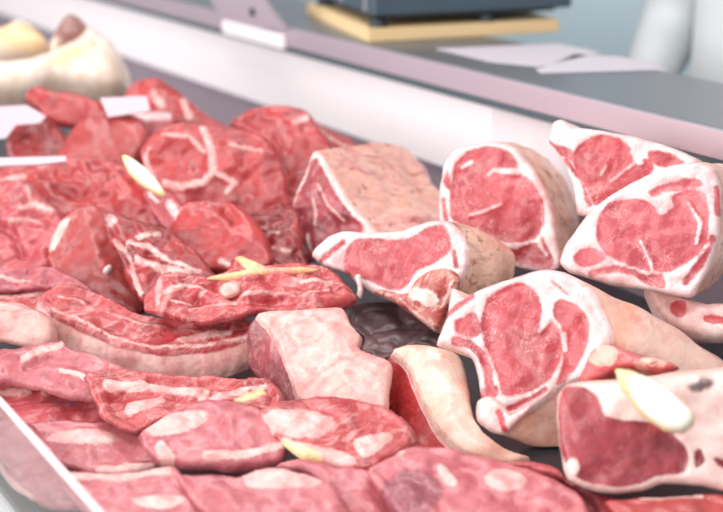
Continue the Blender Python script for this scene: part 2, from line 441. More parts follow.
M_PINK = meat('lean_pink', (188, 64, 74), (214, 100, 106), deep=(156, 38, 50), memb=.45, marb=.3, fib=.2, darkcol=(120, 84, 94), **PF)
M_SLICE = meat('lean_hazed_mauve', darkcol=(136, 62, 72), lo=(194, 92, 102), hi=(220, 128, 134), deep=(164, 60, 74), deepf=.5, memb=.32, membcol=(230, 156, 154), marb=.3, fat=(240, 198, 190), fat2=(230, 164, 158), soft=.35, wob=1.8)  # front slices paled in colour to carry the haze of the glass
M_MAUVE = meat('lean_mauve', (166, 58, 74), (198, 92, 102), deep=(132, 40, 58), memb=.45, marb=.2, **PF)
M_STRIP = meat('lean_stringy', (178, 46, 52), (208, 84, 86), deep=(126, 22, 30), memb=.75, membcol=(236, 160, 158), marb=.6, fib=.45, **PF)
M_PALE = meat('pale_fat', (200, 90, 96), (224, 130, 130), fat=(230, 182, 172), fat2=(216, 142, 138), marb=.6, spots=.3, spotcol=(206, 120, 122), fatpink=.7, memb=.4, streak=.4, streakcol=(206, 104, 108), wob=1.5)
M_CAP = meat('cream_fat_cap', (206, 70, 76), (226, 110, 110), fat=(238, 204, 188), fat2=(226, 172, 158), marb=.4, tan=.4, spots=.3, spotcol=(210, 132, 120), fatpink=.3, wob=1.5, streak=.2, streakcol=(222, 140, 130))
M_TAN = meat('tan_fat_cap', (190, 60, 64), (220, 110, 110), fat=(236, 198, 176), fat2=(220, 154, 138), marb=.8, tan=.7, tancol=(228, 176, 138), spots=.6, spotcol=(112, 72, 74), fatpink=.3, streak=.45, streakcol=(140, 88, 84))
M_TANPINK = meat('pink_fat_cap', (196, 60, 66), (222, 112, 112), fat=(234, 188, 174), fat2=(216, 138, 134), marb=.9, tan=.4, tancol=(238, 200, 170), spots=.7, spotcol=(140, 50, 56), fatpink=.8, streak=.95, streakcol=(176, 66, 72))
M_YSTRIP = meat('yellow_fat_strip', (236, 190, 120), (244, 206, 140), fat=(236, 196, 140), fat2=(226, 146, 122), marb=0, wob=.5, fatpink=.7, streak=.5, streakcol=(214, 96, 92))
M_SHRED = meat('lean_shredded', (176, 62, 58), (206, 104, 90), deep=(146, 40, 44), memb=.95, membcol=(240, 200, 182), marb=.7, fib=.5, fat=(242, 220, 210), fat2=(232, 170, 156), soft=.4, wob=2.5)
M_DRY = meat('dried_dark', (92, 70, 72), (132, 96, 98), deep=(70, 58, 64), deepf=.8, memb=.4, membcol=(176, 124, 124), marb=.2, **PF)
M_SKIN = meat('pale_skin', (240, 214, 190), (244, 228, 212), fat=(242, 230, 220), fat2=(240, 212, 180), marb=0, wob=1.5, warmcol=(236, 198, 148), gloss=.4, fatpink=0, darkcol=(140, 92, 84))
M_BONE = meat('bone', (196, 46, 54), (216, 84, 90), fat=(242, 224, 218), fat2=(232, 184, 178), marb=0, wob=1.5, fatpink=.3, streak=.4, streakcol=(206, 90, 92))

def P(s):                                                               # "x,y x,y ..." -> points
    return [tuple(float(v) for v in q.split(',')) for q in s.split()]
def S(s, w): return ('s', P(s), w)
def A(s): return ('p', P(s))
def EL(cx, cy, rx, ry, a=0): return ('e', cx, cy, rx, ry, a)

ROAST = 'bone-in beef rib roasts'; SLAB = 'fat-capped beef roasts'; STEAK = 'flat beef slices along the front'; CHUNK = 'beef chunks in the heap'
# ---- rib roasts on the right, each a cut face and a fat cap behind it
r5 = cut('rib_roast', 'largest rib roast with white fat rim and cream fat cap, front of the roast stack', 'meat',
    P('437,345 444,325 448,312 450,298 452,288 457,290 463,297 480,290 510,279 540,270 562,272 580,280 595,293 606,315 614,340 602,366 583,380 565,386 545,402 525,417 506,434 490,431 479,420 481,400 478,376 470,357 455,349'),
    .118, 64, -20, E=(.225, .02, -.105), taper=.74, r=.006, bulge=.004, group=ROAST, mat=M_BRIGHT, side='fat', sidename='fat_cap', side_mat=M_CAP,
    lean=[A('482,326 488,302 500,290 518,283 532,288 543,302 543,318 541,330 552,320 562,336 562,356 552,378 535,390 515,396 504,396 499,376 487,346'),
          A('556,304 566,301 582,310 590,325 588,345 578,366 566,380 558,384 564,362 562,340 564,328 556,318'),
          A('457,322 466,318 475,312 480,322 481,336 470,337 458,332'), S('447,317 460,306 474,297', 4.5), S('457,341 472,345 482,354 489,370 491,388', 7.5),
          A('484,390 498,386 500,394 490,402 483,408'), S('508,410 530,400 546,390', 4), S('553,282 570,296', 1.5)],
    fat=[S('565,335 566,350', 5), S('543,300 549,322 541,332', 4)])
r3 = cut('rib_roast', 'big rib roast with rosy eye muscle in a thick white rim, right edge', 'meat',
    P('560,263 565,246 577,229 590,212 606,199 630,184 655,172 680,164 700,163 716,170 722,200 718,240 708,270 694,296 680,297 650,291 615,286 590,279 570,273'),
    .216, 62, -14, E=(.09, .13, -.03), taper=.8, r=.006, bulge=.004, group=ROAST, mat=M_ROSY, side='fat', sidename='fat_cap', side_mat=M_TAN,
    lean=[A('597,236 600,216 612,203 632,200 648,204 662,212 668,200 690,190 704,196 708,222 704,246 690,262 672,272 652,272 630,266 610,258 600,248'),
          A('648,194 668,184 694,180 702,186 690,190 668,193 652,199'), A('575,258 582,250 594,249 606,260 596,266 586,268 577,266'), S('592,274 614,270 634,274 652,284', 6),
          S('686,282 702,262 712,240', 6), S('716,190 718,215', 5), A('648,276 662,276 664,288 654,286')],
    fat=[S('640,242 650,262 652,272', 2.2), S('662,212 668,206 664,198', 9), S('688,205 700,225 696,245', 3), S('668,285 690,268 708,246', 3)])
r2 = cut('rib_roast', 'upright rib roast leaning before the white strip, marbled face under a tan spotted fat cap', 'meat',
    P('442,176 446,160 458,149 480,144 502,143 516,149 525,160 537,174 546,192 553,215 557,240 561,262 553,272 530,271 505,266 480,250 456,234 441,226 439,200'),
    .178, 66, -16, E=(.075, .13, -.035), taper=.85, r=.005, bulge=.004, group=ROAST, mat=M_BRIGHT, side='fat', sidename='fat_cap', side_mat=M_TAN,
    lean=[A('456,166 466,154 484,148 504,150 516,160 518,171 506,169 492,172 505,176 522,176 535,186 544,204 544,222 536,238 520,244 500,241 478,232 460,224 452,216 452,190'),
          A('488,246 510,250 536,244 548,252 554,266 540,268 516,262'), S('543,240 552,262', 4), S('444,200 447,222', 3), A('444,182 448,172 452,180 450,190')],
    fat=[S('463,168 472,163', 3.5), S('489,176 494,171 516,171 532,179 544,196', 2.6), S('471,216 488,211 502,205', 1.6), S('540,246 548,256', 3)])
r1 = cut('rib_roast', 'rib roast topmost at the back, wedged against the steel worktop edge', 'meat',
    P('549,142 551,133 553,123 562,120 575,127 610,132 640,139 665,145 690,156 698,163 690,180 660,196 630,205 606,212 590,217 578,214 574,190 567,170 559,155'),
    .252, 66, -16, E=(.06, .10, -.04), taper=.85, r=.005, bulge=.003, group=ROAST, mat=M_BRIGHT, side='fat', sidename='fat_cap', side_mat=M_CAP,
    lean=[A('573,156 583,143 600,136 618,138 632,151 634,163 650,160 654,170 640,184 612,200 596,205 587,190 577,172'), A('650,152 668,154 684,164 664,168 650,162'), A('550,142 556,146 570,150 572,162 562,155'), S('566,160 582,182 590,205', 3)],
    fat=[S('612,181 632,166 640,160', 1.8), S('601,176 607,166', 1.3), S('634,152 640,164', 6)])
r4 = cut('rib_roast', 'rib roast on its side with ragged white fat tail, centre of the counter', 'meat',
    P('312,256 318,246 331,236 345,231 366,233 400,231 428,222 446,221 458,228 468,243 470,262 462,285 450,302 440,320 437,333 424,324 405,310 390,301 372,294 358,286 349,276 340,272 326,268'),
    .125, 62, -18, E=(.13, .085, -.055), taper=.86, r=.006, bulge=.004, group=ROAST, mat=M_BRIGHT, side='fat', sidename='fat_cap', side_mat=M_TAN,
    lean=[A('345,264 350,248 360,240 380,240 400,241 415,238 430,228 444,227 450,236 452,250 445,258 430,266 418,272 410,284 400,291 385,288 368,280 350,276'), S('322,262 345,243', 4),
          S('455,252 458,268', 3)],
    fat=[A('404,302 410,286 422,276 436,270 446,274 444,290 430,304 418,312')], warm=[S('432,316 446,308 452,290', 8)])
rb = cut('rib_roast', 'rib roast with dark red marbled end and tan-pink ragged fat side, back middle', 'meat',
    P('289,222 293,208 297,194 306,174 312,158 317,151 322,155 328,164 340,184 354,206 372,226 384,240 360,250 335,258 312,262 299,265 292,246'),
    .142, 62, -30, E=(.15, .165, -.02), taper=.9, r=.005, bulge=.004, lump=.0055, group=ROAST, mat=M_FACE, side='fat', sidename='fat_cap', side_mat=M_TANPINK,
    lean=[A('293,226 297,206 306,184 314,163 319,160 326,172 338,194 352,214 366,230 345,250 315,260 300,260')],
    fat=[S('322,186 330,206 346,222', 1.6), S('316,200 318,226', 1.8), S('311,236 315,252', 3)])
cut('rib_roast', 'bone', 'meat', P('646,290 664,290 684,298 706,304 740,306 745,336 712,342 690,338 668,328 654,312'), .118, 55, -10, thick=.03, mat=M_BONE, r=.008, bulge=.012,
    lean=[EL(677, 312, 8, 8), S('704,322 740,326', 7)], split=False, facename='rib_bone', parent=r3)
cut('rib_roast', 'bone', 'meat', P('478,402 490,396 503,404 512,414 530,406 524,418 506,434 490,432 478,420'), .075, 60, -20, thick=.008, mat=M_BONE, r=.005, bulge=.006, raise_=.002, lean=[S('500,412 506,430', 4)], split=False, facename='rib_bone', parent=r5)
cut('rib_roast', 'bone', 'meat', P('374,293 390,300 405,310 424,324 437,332 446,312 453,298 458,280 450,270 432,270 416,280 408,292 396,294 382,289'), .10, 62, -18, thick=.006, mat=M_SHRED, r=.004, bulge=.006, lump=.004, raise_=.004, fat=[EL(426, 298, 16, 8, 20), S('400,298 420,318 436,330', 2), S('452,284 444,306', 3)], split=False, facename='rib_bone', parent=r4)
cut('rib_roast', 'lump', 'meat', P('590,352 604,342 620,348 640,356 664,360 678,367 660,374 640,370 620,371 602,380 586,386 582,376'), .112, 50, -20, thick=.02, mat=M_TANPINK, r=.006, bulge=.006, lump=.004, fat=[EL(604, 358, 16, 12), EL(650, 364, 18, 6)], split=False, facename='fat_lump', parent=r5)
cut('rib_roast', 'strand', 'meat', P('355,276 360,275 363,289 361,299 356,297 357,287'), .105, 62, -18, thick=.003, mat=M_BONE, r=.002, bulge=.002, raise_=.004, fat=[EL(359, 287, 20, 20)], split=False, facename='fat_strand', parent=r4)
later('beef_chunk', 'dark dried piece of meat between the pale-topped roast slab and the centre rib roast', 'meat', P('338,313 358,307 392,305 414,316 440,334 438,350 414,344 394,354 372,364 362,350 366,337 350,328'), .042, 24, -12, thick=.03, mat=M_DRY, r=.006, bulge=.006, lump=.004, group='beef chunks in the heap', fatname='fat')
# ---- roast pieces with a pale fat top and a dark cut end
cut('beef_roast', 'roast slab with pale pink fat top and dark red cut end, centre of the counter', 'meat',
    P('256,317 270,313 300,312 342,310 352,326 362,338 360,350 376,357 392,365 390,392 386,412 350,409 320,406 300,404 290,378 279,350 267,329'),
    .072, 27, -12, E=(-.018, -.012, -.066), r=.005, bulge=.006, group=SLAB, mat=M_PALE, side='lean', sidename='cut_end', side_mat=M_CUT, fat=[A('250,300 400,300 400,420 300,420 280,360')],
    taper=.96, lump=.003, facename='fat_cap', fatname='fat_cap', warm=[])
cut('beef_roast', 'narrow roast slab with cream fat top and red cut end, under the largest rib roast', 'meat',
    P('392,354 402,349 416,347 440,350 459,357 466,372 470,390 472,410 482,432 505,450 530,460 515,468 492,466 466,458 445,442 430,420 418,395 408,370'),
    .056, 27, -12, minscale=.85, E=(-.03, -.012, -.048), r=.005, bulge=.008, group=SLAB, mat=M_CAP, side='lean', sidename='cut_end', side_mat=M_RED, fat=[A('370,330 600,330 600,500 370,500')],
    taper=.96, lump=.003, facename='fat_cap', fatname='fat_cap')
r6 = cut('beef_roast', 'roast with dark red face under a smooth pale fat layer, bottom right corner', 'meat',
    P('558,396 566,387 580,383 615,381 650,377 700,372 745,372 750,440 748,492 700,486 662,484 642,491 612,494 588,490 568,480 561,455 557,425'),
    .09, 58, -8, E=(.03, .075, -.03), r=.008, bulge=.008, group=SLAB, mat=M_FACE, side='fat', sidename='fat_cap', side_mat=M_CAP,
    lean=[A('560,398 566,388 584,389 597,400 604,417 624,423 650,425 670,435 686,454 682,472 655,476 642,482 612,488 592,484 572,474 562,452 559,424'), A('692,452 698,450 702,462 694,468'), A('712,458 735,466 735,474 716,466')],
    fat=[EL(572, 468, 7, 9), S('580,484 618,490 640,486', 3)], dark=[A('684,388 700,382 712,381 706,390 692,394')])
# ---- front row of flat slices
later('beef_slice', 'round marbled slice with a pale fat disc, before the fat-capped roast', 'meat',
    P('263,416 274,408 292,404 330,401 376,409 402,421 410,436 400,450 384,462 366,470 340,466 310,458 292,448 274,432'), .05, 22, 10, thick=.03, group=STEAK, mat=M_STRIP, r=.012, bulge=.01,
    fat=[EL(298, 428, 36, 14, 6), A('280,440 310,450 345,458 356,468 330,468 300,460 280,450'), A('352,446 376,438 392,440 378,456 362,464')], warm=[S('284,446 300,456 318,461', 7)], fatname='fat', ridge=.0012)
later('beef_slice', 'rounded slice with an oblong fat patch, left of the disc-marked slice', 'meat',
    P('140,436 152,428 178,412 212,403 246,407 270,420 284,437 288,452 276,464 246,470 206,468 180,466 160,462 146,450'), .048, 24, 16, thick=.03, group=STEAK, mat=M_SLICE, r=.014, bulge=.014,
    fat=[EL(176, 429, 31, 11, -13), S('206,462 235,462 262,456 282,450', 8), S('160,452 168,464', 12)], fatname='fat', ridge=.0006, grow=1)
later('beef_slice', 'thin layered slice with pink fat streaks, touching the dark cut end of the slab roast', 'meat',
    P('88,378 108,371 140,372 170,378 210,379 246,379 268,384 281,398 276,410 250,411 222,402 190,408 160,420 138,432 118,424 102,404'), .058, 22, 8, thick=.022, group=STEAK, mat=M_STRIP, r=.009, bulge=.006, lump=.004,
    fat=[S('108,388 150,388 206,395', 9), S('200,402 236,394 266,388', 6), S('130,410 160,404', 12)], warm=[S('236,404 262,393', 6)], groove=[(P('110,396 160,398 215,400'), 4, .005), (P('150,382 210,388'), 3, .004)], fatname='fat')
later('beef_slice', 'curled slice with a pale rolled edge, at the left edge below the long slab', 'meat',
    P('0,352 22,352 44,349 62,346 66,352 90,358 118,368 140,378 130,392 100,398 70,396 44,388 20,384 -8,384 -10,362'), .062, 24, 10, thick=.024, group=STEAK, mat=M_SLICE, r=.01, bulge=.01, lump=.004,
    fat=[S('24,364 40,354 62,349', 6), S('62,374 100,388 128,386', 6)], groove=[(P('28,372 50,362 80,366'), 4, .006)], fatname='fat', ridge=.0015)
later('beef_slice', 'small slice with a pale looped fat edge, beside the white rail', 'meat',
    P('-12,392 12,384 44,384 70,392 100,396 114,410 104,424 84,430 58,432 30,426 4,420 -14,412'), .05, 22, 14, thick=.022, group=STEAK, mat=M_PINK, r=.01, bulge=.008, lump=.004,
    fat=[S('46,394 66,386 90,394 104,410', 9), S('0,396 30,394', 5)], dark=[EL(72, 402, 10, 4, 30)], fatname='fat', ridge=.002, grow=2)  # dark ellipse paints the shaded gap inside the fat loop
later('beef_slice', 'mauve slice with a horizontal oblong fat patch, just right of the white rail', 'meat',
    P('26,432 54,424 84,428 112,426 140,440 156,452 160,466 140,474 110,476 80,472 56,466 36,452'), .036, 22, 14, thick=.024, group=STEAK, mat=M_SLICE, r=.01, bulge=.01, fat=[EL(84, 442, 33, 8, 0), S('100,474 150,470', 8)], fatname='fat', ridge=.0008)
later('beef_slice', 'mauve slice with a fatty upper rim, at the bottom beside the white rail', 'meat',
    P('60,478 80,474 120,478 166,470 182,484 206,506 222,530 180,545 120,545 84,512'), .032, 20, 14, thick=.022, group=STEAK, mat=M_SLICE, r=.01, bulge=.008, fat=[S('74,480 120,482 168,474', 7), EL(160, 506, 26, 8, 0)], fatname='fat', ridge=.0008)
later('beef_slice', 'rosy slice with a short white fat bar, bottom row right of the fatty-rimmed mauve slice', 'meat',
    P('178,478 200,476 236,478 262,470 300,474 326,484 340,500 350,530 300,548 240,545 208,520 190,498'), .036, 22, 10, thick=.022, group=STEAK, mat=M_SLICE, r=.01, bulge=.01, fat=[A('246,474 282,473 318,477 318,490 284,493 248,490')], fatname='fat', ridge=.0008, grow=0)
later('beef_slice', 'plain deep pink slice sloping down, bottom row before the pale-disc slice', 'meat',
    P('280,468 300,462 336,470 366,474 384,486 400,505 410,535 360,548 346,520 332,494 312,478'), .036, 22, 4, thick=.02, group=STEAK, mat=M_SLICE, r=.01, bulge=.008, fatname='fat', ridge=.001)
later('beef_slice', 'broad pink slice with a dark round patch, bottom centre', 'meat',
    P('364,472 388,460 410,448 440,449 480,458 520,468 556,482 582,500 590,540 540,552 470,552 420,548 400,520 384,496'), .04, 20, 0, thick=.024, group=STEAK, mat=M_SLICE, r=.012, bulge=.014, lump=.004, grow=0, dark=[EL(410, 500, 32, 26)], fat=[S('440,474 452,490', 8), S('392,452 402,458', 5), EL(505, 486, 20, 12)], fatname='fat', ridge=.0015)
later('beef_slice', 'pink red slice under the dark-faced roast, bottom right', 'meat',
    P('500,468 530,464 556,470 572,484 600,496 624,506 640,540 612,550 602,530 592,500 564,482 532,474'), .028, 20, -4, grow=0, thick=.02, group=STEAK, mat=M_ROSY, r=.01, bulge=.008, fatname='fat')
later('beef_slice', 'deep red slice at the very bottom right corner', 'meat',
    P('606,506 640,503 690,500 745,502 755,545 700,552 640,550 622,522'), .03, 20, -6, thick=.02, group=STEAK, mat=M_FLESH, r=.01, bulge=.006, fat=[S('640,502 700,500', 5)], fatname='fat')
later('beef_slice', 'mauve slice behind the low glass, bottom left corner', 'meat',
    P('-16,424 8,420 34,430 56,456 78,488 86,514 50,510 22,494 -2,474 -16,458'), .026, 20, 18, thick=.02, group=STEAK, mat=M_SLICE, r=.01, bulge=.006, fat=[S('-10,470 30,500', 6)], fatname='fat', ridge=.001, grow=0)
# ---- the long pale slab and the chunks behind it
later('beef_slab', 'short pale-sided slab at the left edge, end to end with the long pale slab', 'meat',
    P('-12,306 12,306 34,312 50,322 53,342 40,348 14,342 -12,340'), .075, 50, 10, thick=.03, group=CHUNK, mat=M_PALE, r=.008, bulge=.01, fat=[A('-40,290 70,290 70,360 -40,360')], facename='fat_side', fatname='fat_side', ridge=.0008, grow=1)
later('beef_slab', 'long slab with stringy pink top and smooth pale fat side, left of the dark-ended roast', 'meat',
    P('46,312 40,298 56,288 84,287 116,303 142,315 182,320 216,322 244,319 257,328 253,340 240,344 204,353 152,354 112,345 80,330 58,320'), .084, 22, 6, E=(0, -.016, -.046), group=CHUNK, mat=M_STRIP, side='fat', sidename='fat_side', side_mat=M_PALE, minscale=.9, r=.01, bulge=.004, lump=.003, ridge=.0015, grow=0, taper=.97,
    fat=[S('54,312 80,324 112,340 152,350 204,349 250,338', 2.5), S('60,298 110,314 140,326 200,334', 1.5), S('180,344 230,336', 6)], groove=[(P('60,296 80,298 120,316 180,328 230,328'), 4, .004)], fatname='fat')
later('beef_slab', 'flat pink flap with streaky fat lying on the short pale-sided slab at the left edge', 'meat',
    P('-12,287 20,285 52,283 72,286 60,294 48,304 40,312 20,308 -12,308'), .088, 24, 6, thick=.02, group=CHUNK, mat=M_STRIP, r=.008, bulge=.004, ridge=.0015, grow=1, fat=[S('-4,300 30,298 56,290', 4)], fatname='fat')
later('beef_chunk', 'broad smooth red chunk at the upper left of the heap', 'meat',
    P('26,184 40,172 62,166 100,163 128,170 144,184 156,204 166,224 150,232 126,222 100,212 78,212 60,222 44,212'), .15, 34, 10, thick=.035, group=CHUNK, mat=M_SMOOTH, r=.012, bulge=.02, lump=.004,
    fat=[S('150,212 166,222', 3)], groove=[(P('60,190 80,200 110,202'), 5, .008), (P('44,180 70,176'), 4, .006)], fatname='fat', ridge=.0005)
later('beef_chunk', 'chunk webbed with pink fat at the left edge of the heap', 'meat',
    P('-14,196 4,188 26,186 44,204 58,218 66,232 56,254 50,268 20,272 -14,266'), .132, 40, 16, thick=.03, group=CHUNK, mat=M_PINK, r=.01, bulge=.016, lump=.006,
    fat=[S('22,212 36,206 52,214', 6), S('10,226 30,222 44,228', 3.5), S('28,190 30,204', 4)], groove=[(P('0,226 16,236 22,256'), 5, .012)], fatname='fat')
later('beef_chunk', 'long low red strip across the left edge under the white divider', 'meat',
    P('-14,170 20,166 60,160 90,158 124,160 134,170 112,176 70,176 40,184 20,192 -14,194'), .165, 30, 10, thick=.03, group=CHUNK, mat=M_RED, r=.01, bulge=.012, fat=[S('40,170 80,164', 4), S('0,184 24,180', 5)], fatname='fat')
later('beef_chunk', 'thin red flap behind the short pale-sided slab at the left edge', 'meat',
    P('-14,270 20,272 48,270 62,277 84,287 94,293 76,292 56,288 20,291 -14,291'), .1, 30, 8, thick=.02, group=CHUNK, mat=M_MAUVE, r=.008, bulge=.006, fat=[S('0,280 30,284', 3)], fatname='fat')
later('beef_steak', 'thick round steak with a fat-ringed eye muscle, standing in the upper heap', 'meat',
    P('144,154 152,142 166,131 186,126 206,129 236,132 263,140 278,158 284,182 288,208 290,218 262,226 240,216 222,209 196,210 180,206 164,197 150,178'), .165, 58, 2, thick=.05, group=CHUNK, mat=M_SMOOTH, r=.012, bulge=.01, lump=.004,
    fat=[S('203,130 212,150 214,174 204,184 184,189 166,184', 7), S('164,136 190,138 204,152', 3.5), S('214,174 236,184 226,194', 5), S('150,150 146,160 156,184', 4), S('230,146 262,152', 3)], dark=[], fatname='fat', ridge=.0006)
later('beef_chunk', 'smooth red chunk before the round steak', 'meat',
    P('172,238 180,216 190,206 212,205 232,209 252,222 266,250 268,266 244,274 226,272 204,268 186,254'), .135, 40, -2, thick=.035, group=CHUNK, mat=M_SMOOTH, r=.012, bulge=.02, fat=[S('222,266 232,270', 6), S('176,222 182,212', 3)], groove=[(P('226,214 236,226'), 4, .005)], fatname='fat', ridge=.0005)
later('beef_chunk', 'dark chunk in the hollow between smooth red chunk and ragged-sided rib roast', 'meat',
    P('244,216 262,214 282,206 296,218 300,250 304,268 286,272 268,268 262,248'), .125, 44, -8, thick=.03, group=CHUNK, mat=M_DEEP, r=.01, bulge=.014, lump=.006, fat=[S('258,230 280,236', 2.5), S('270,250 290,254', 3)], fatname='fat')
later('beef_chunk', 'large smooth dark red chunk against the back panel', 'meat',
    P('234,128 246,116 272,109 300,112 314,126 330,150 322,165 308,182 296,206 282,208 284,186 278,160 262,141'), .17, 52, -10, thick=.04, group=CHUNK, mat=M_SMOOTH, r=.012, bulge=.02, fat=[S('296,126 308,120', 5)], groove=[(P('250,122 276,128 286,150'), 6, .008)], fatname='fat', ridge=.001)
later('beef_chunk', 'thin red strip of meat hanging along the back panel behind the ragged-sided roast', 'meat',
    P('306,116 330,130 356,146 388,158 366,164 340,158 322,146'), .165, 56, -10, thick=.02, group=CHUNK, mat=M_RED, r=.008, bulge=.008, fat=[S('318,130 350,150', 2.5)], fatname='fat')
# ---- far row
later('beef_chunk', 'matte red chunk in the far row left of the white price card', 'meat',
    P('29,99 38,90 52,92 72,96 98,104 104,122 92,130 74,128 58,122 42,112'), .2, 50, 10, thick=.04, group=CHUNK, mat=M_SMOOTH, r=.014, bulge=.02, res=.006, ridge=.001)
later('beef_chunk', 'smooth dull red chunk in the far row right of the dark dome', 'meat',
    P('62,160 68,142 78,128 96,116 122,115 142,124 146,138 136,160 116,168 88,168'), .175, 46, 6, thick=.04, group=CHUNK, mat=M_FLESH, r=.014, bulge=.025, res=.006, ridge=.0005)
later('beef_chunk', 'dark dome-shaped chunk in the far row on the left', 'meat',
    P('10,144 18,128 32,119 46,122 60,134 68,156 44,164 18,162'), .182, 46, 10, thick=.04, group=CHUNK, mat=M_DEEP, r=.014, bulge=.03, res=.006)
later('beef_chunk', 'red chunk with an upright fat seam behind the white price card', 'meat',
    P('126,104 132,90 144,82 160,83 174,92 190,105 206,116 228,128 226,138 196,134 166,126 146,122 132,118'), .19, 48, 0, thick=.04, group=CHUNK, mat=M_RED, r=.014, bulge=.015, lump=.004, res=.006, fat=[S('184,102 190,120', 7), S('154,98 162,108', 8)], fatname='fat')
later('beef_chunk', 'small fatty chunk wedged left of the round steak', 'meat',
    P('122,152 126,128 120,118 146,114 166,112 176,122 164,132 150,144 146,156 134,168'), .172, 50, 4, thick=.03, group=CHUNK, mat=M_ROSY, r=.012, bulge=.012, res=.006, fat=[S('126,122 150,120 168,118', 8), S('136,142 130,156', 6)], fatname='fat')
later('beef_chunk', 'fatty end piece hanging below the yellow sliver beside the round steak', 'meat',
    P('146,196 158,190 170,198 182,210 184,224 174,236 166,226 154,210'), .15, 46, 2, thick=.025, group=CHUNK, mat=M_ROSY, r=.01, bulge=.01, fat=[S('170,206 180,222', 8), S('150,196 158,204', 4)], fatname='fat')
later('beef_chunk', 'crumpled red trimming strip with a round fat knob, running across the middle', 'meat',
    P('146,312 150,294 160,277 178,273 206,277 228,272 234,262 246,259 262,266 300,264 330,272 346,286 354,302 330,312 296,314 262,313 240,320 205,324 166,319'), .108, 34, 0, thick=.03, group=CHUNK, mat=M_STRIP, r=.01, bulge=.014, lump=.007,
    fat=[EL(230, 291, 11, 7, -10), S('166,296 186,286 206,292 192,304 172,306', 2.5), S('240,300 268,296 300,300 330,294', 2), S('160,280 158,308', 4), S('296,282 330,286', 5), S('190,310 236,304', 2.5)],
    groove=[(P('180,300 220,306 260,304 310,306'), 4, .008), (P('216,290 232,300 246,292'), 3, .006), (P('270,285 310,292 340,296'), 4, .006)], fatname='fat', extras=[('fat_knob', P('219,291 223,284 232,283 241,286 240,294 231,298 224,298'), .007, M_PALE, dict(fat=[EL(230, 290, 30, 30)], thick=.006, r=.004, bulge=.001, lump=.003)), ('fat_strip', P('207,278 224,274 240,271 247,269 241,263 235,258 243,257 256,262 268,267 280,267 300,267 318,269 300,272 276,274 258,275 240,278 222,280'), .010, M_YSTRIP, dict(r=.003, bulge=.0005, lump=.003, fat=[EL(250, 270, 90, 90)]))], grow=0)
later('beef_chunk', 'smooth bulging dark pink chunk with a small white fat dot', 'meat',
    P('52,262 54,244 62,226 75,214 95,210 110,218 110,234 120,250 130,264 137,286 144,306 136,318 116,309 96,296 76,290 60,280'), .125, 42, 18, thick=.035, group=CHUNK, mat=M_FLESH, r=.012, bulge=.03,
    fat=[A('40,238 54,226 70,222 62,240 54,254 44,250')], fatname='fat', ridge=0, lump=.003, extras=[('fat_dot', P('103,271 105,267 109,265 113,267 112,271 107,274'), .018, M_BONE, dict(fat=[EL(108, 269, 20, 20)]))])
later('beef_chunk', 'deep red chunk striped with white fat seams, right of the bulging chunk', 'meat',
    P('104,214 116,215 140,226 166,236 188,250 204,268 214,278 190,282 166,282 150,292 142,300 134,280 126,262 114,244'), .122, 40, -6, thick=.03, group=CHUNK, mat=M_DEEP, r=.01, bulge=.014, lump=.006,
    fat=[S('116,242 130,258 137,284 142,296', 4.5), S('130,246 150,250 168,262 200,274', 4), S('138,262 160,272 190,276', 7), S('140,240 160,238', 4), EL(112, 222, 7, 5, 20)], groove=[(P('108,224 124,246 132,262'), 4, .008), (P('150,256 175,264'), 3, .006)], fatname='fat')
build_heap()
ham = cut('pork_joint', 'pale cream skin-covered joint with a brown knuckle end, far left corner', 'meat',
    P('-14,66 10,70 34,66 58,58 78,46 90,32 104,42 118,54 127,72 128,94 112,102 84,100 60,96 30,104 -14,112'), .228, 48, 8, thick=.08, mat=M_SKIN, r=.02, bulge=.05, lump=.004, res=.008, fat=[EL(85, 86, 26, 8), EL(20, 88, 30, 14), S('96,50 120,70', 10)], facename='skin', fatname='fat', warm=[EL(72, 74, 20, 6, -20)])
cut('pork_joint', 'k', 'meat', P('50,48 54,34 60,24 70,17 80,19 88,28 90,36 80,44 66,50 56,54'), .30, 50, 8, thick=.05, mat=M_SKIN, r=.012, bulge=.02, res=.008, dark=[EL(70, 34, 20, 16)], facename='knuckle', split=False, parent=ham)
cut('pork_joint', 'second pale joint with orange-tinted skin lying behind the brown-ended one', 'meat',
    P('-14,42 8,34 22,27 38,34 50,46 56,56 34,64 10,70 -14,70'), .25, 46, 6, thick=.07, mat=M_SKIN, r=.02, bulge=.04, res=.008, facename='skin', warm=[EL(24, 50, 30, 12)])

# ------------------------------------------------------------------ the counter
YB = 1.32
def on_wall(px, py, y=YB):
    d = ray(px, py); return EYE + d*(y/d.y)
zb0 = on_wall(300, 116.2).z; zb1 = on_wall(400, 80).z; zs1 = on_wall(483, 69).z
LEDGE = zs1; LB = on_wall(560, 48, 1.56).y
M_STEEL = flat('brushed_steel', lin(192, 174, 184), .45, .5, .05, 30, .1, (.6, 40, 40))
M_STEELTOP = flat('steel_worktop', lin(142, 144, 150), .38, .7, .05, 30, .1, (1, 30, 30))
M_WHITE = flat('white_enamel', lin(246, 238, 240), .35, 0, .01)
M_GREY = flat('grey_panel', lin(146, 132, 142), .45, 0, .04)
M_TRAY = flat('dark_tray', lin(70, 68, 76), .35, .4, .1, 30)
M_SEAL = flat('grey_seal', lin(78, 92, 98), .5)
M_BODY = flat('cabinet_white', lin(225, 222, 222), .4)
case = empty('display_counter', (-2.2, .8, -.85), 'long refrigerated butcher counter with steel worktop, white inner strip and low front glass', 'display counter')
def part(name, mat, lo, hi, bev=.002, smooth=False):
    bm = bmesh.new(); box(bm, lo, hi, bev)
    bmesh.ops.translate(bm, vec=-case.location, verts=bm.verts)
    return done(bm, name, mat, case)
X0, X1 = -6.0, .5; YF = .315
part('cabinet_body', M_BODY, (X0, YF, -.84), (X1, YB+.02, -.012), .01)
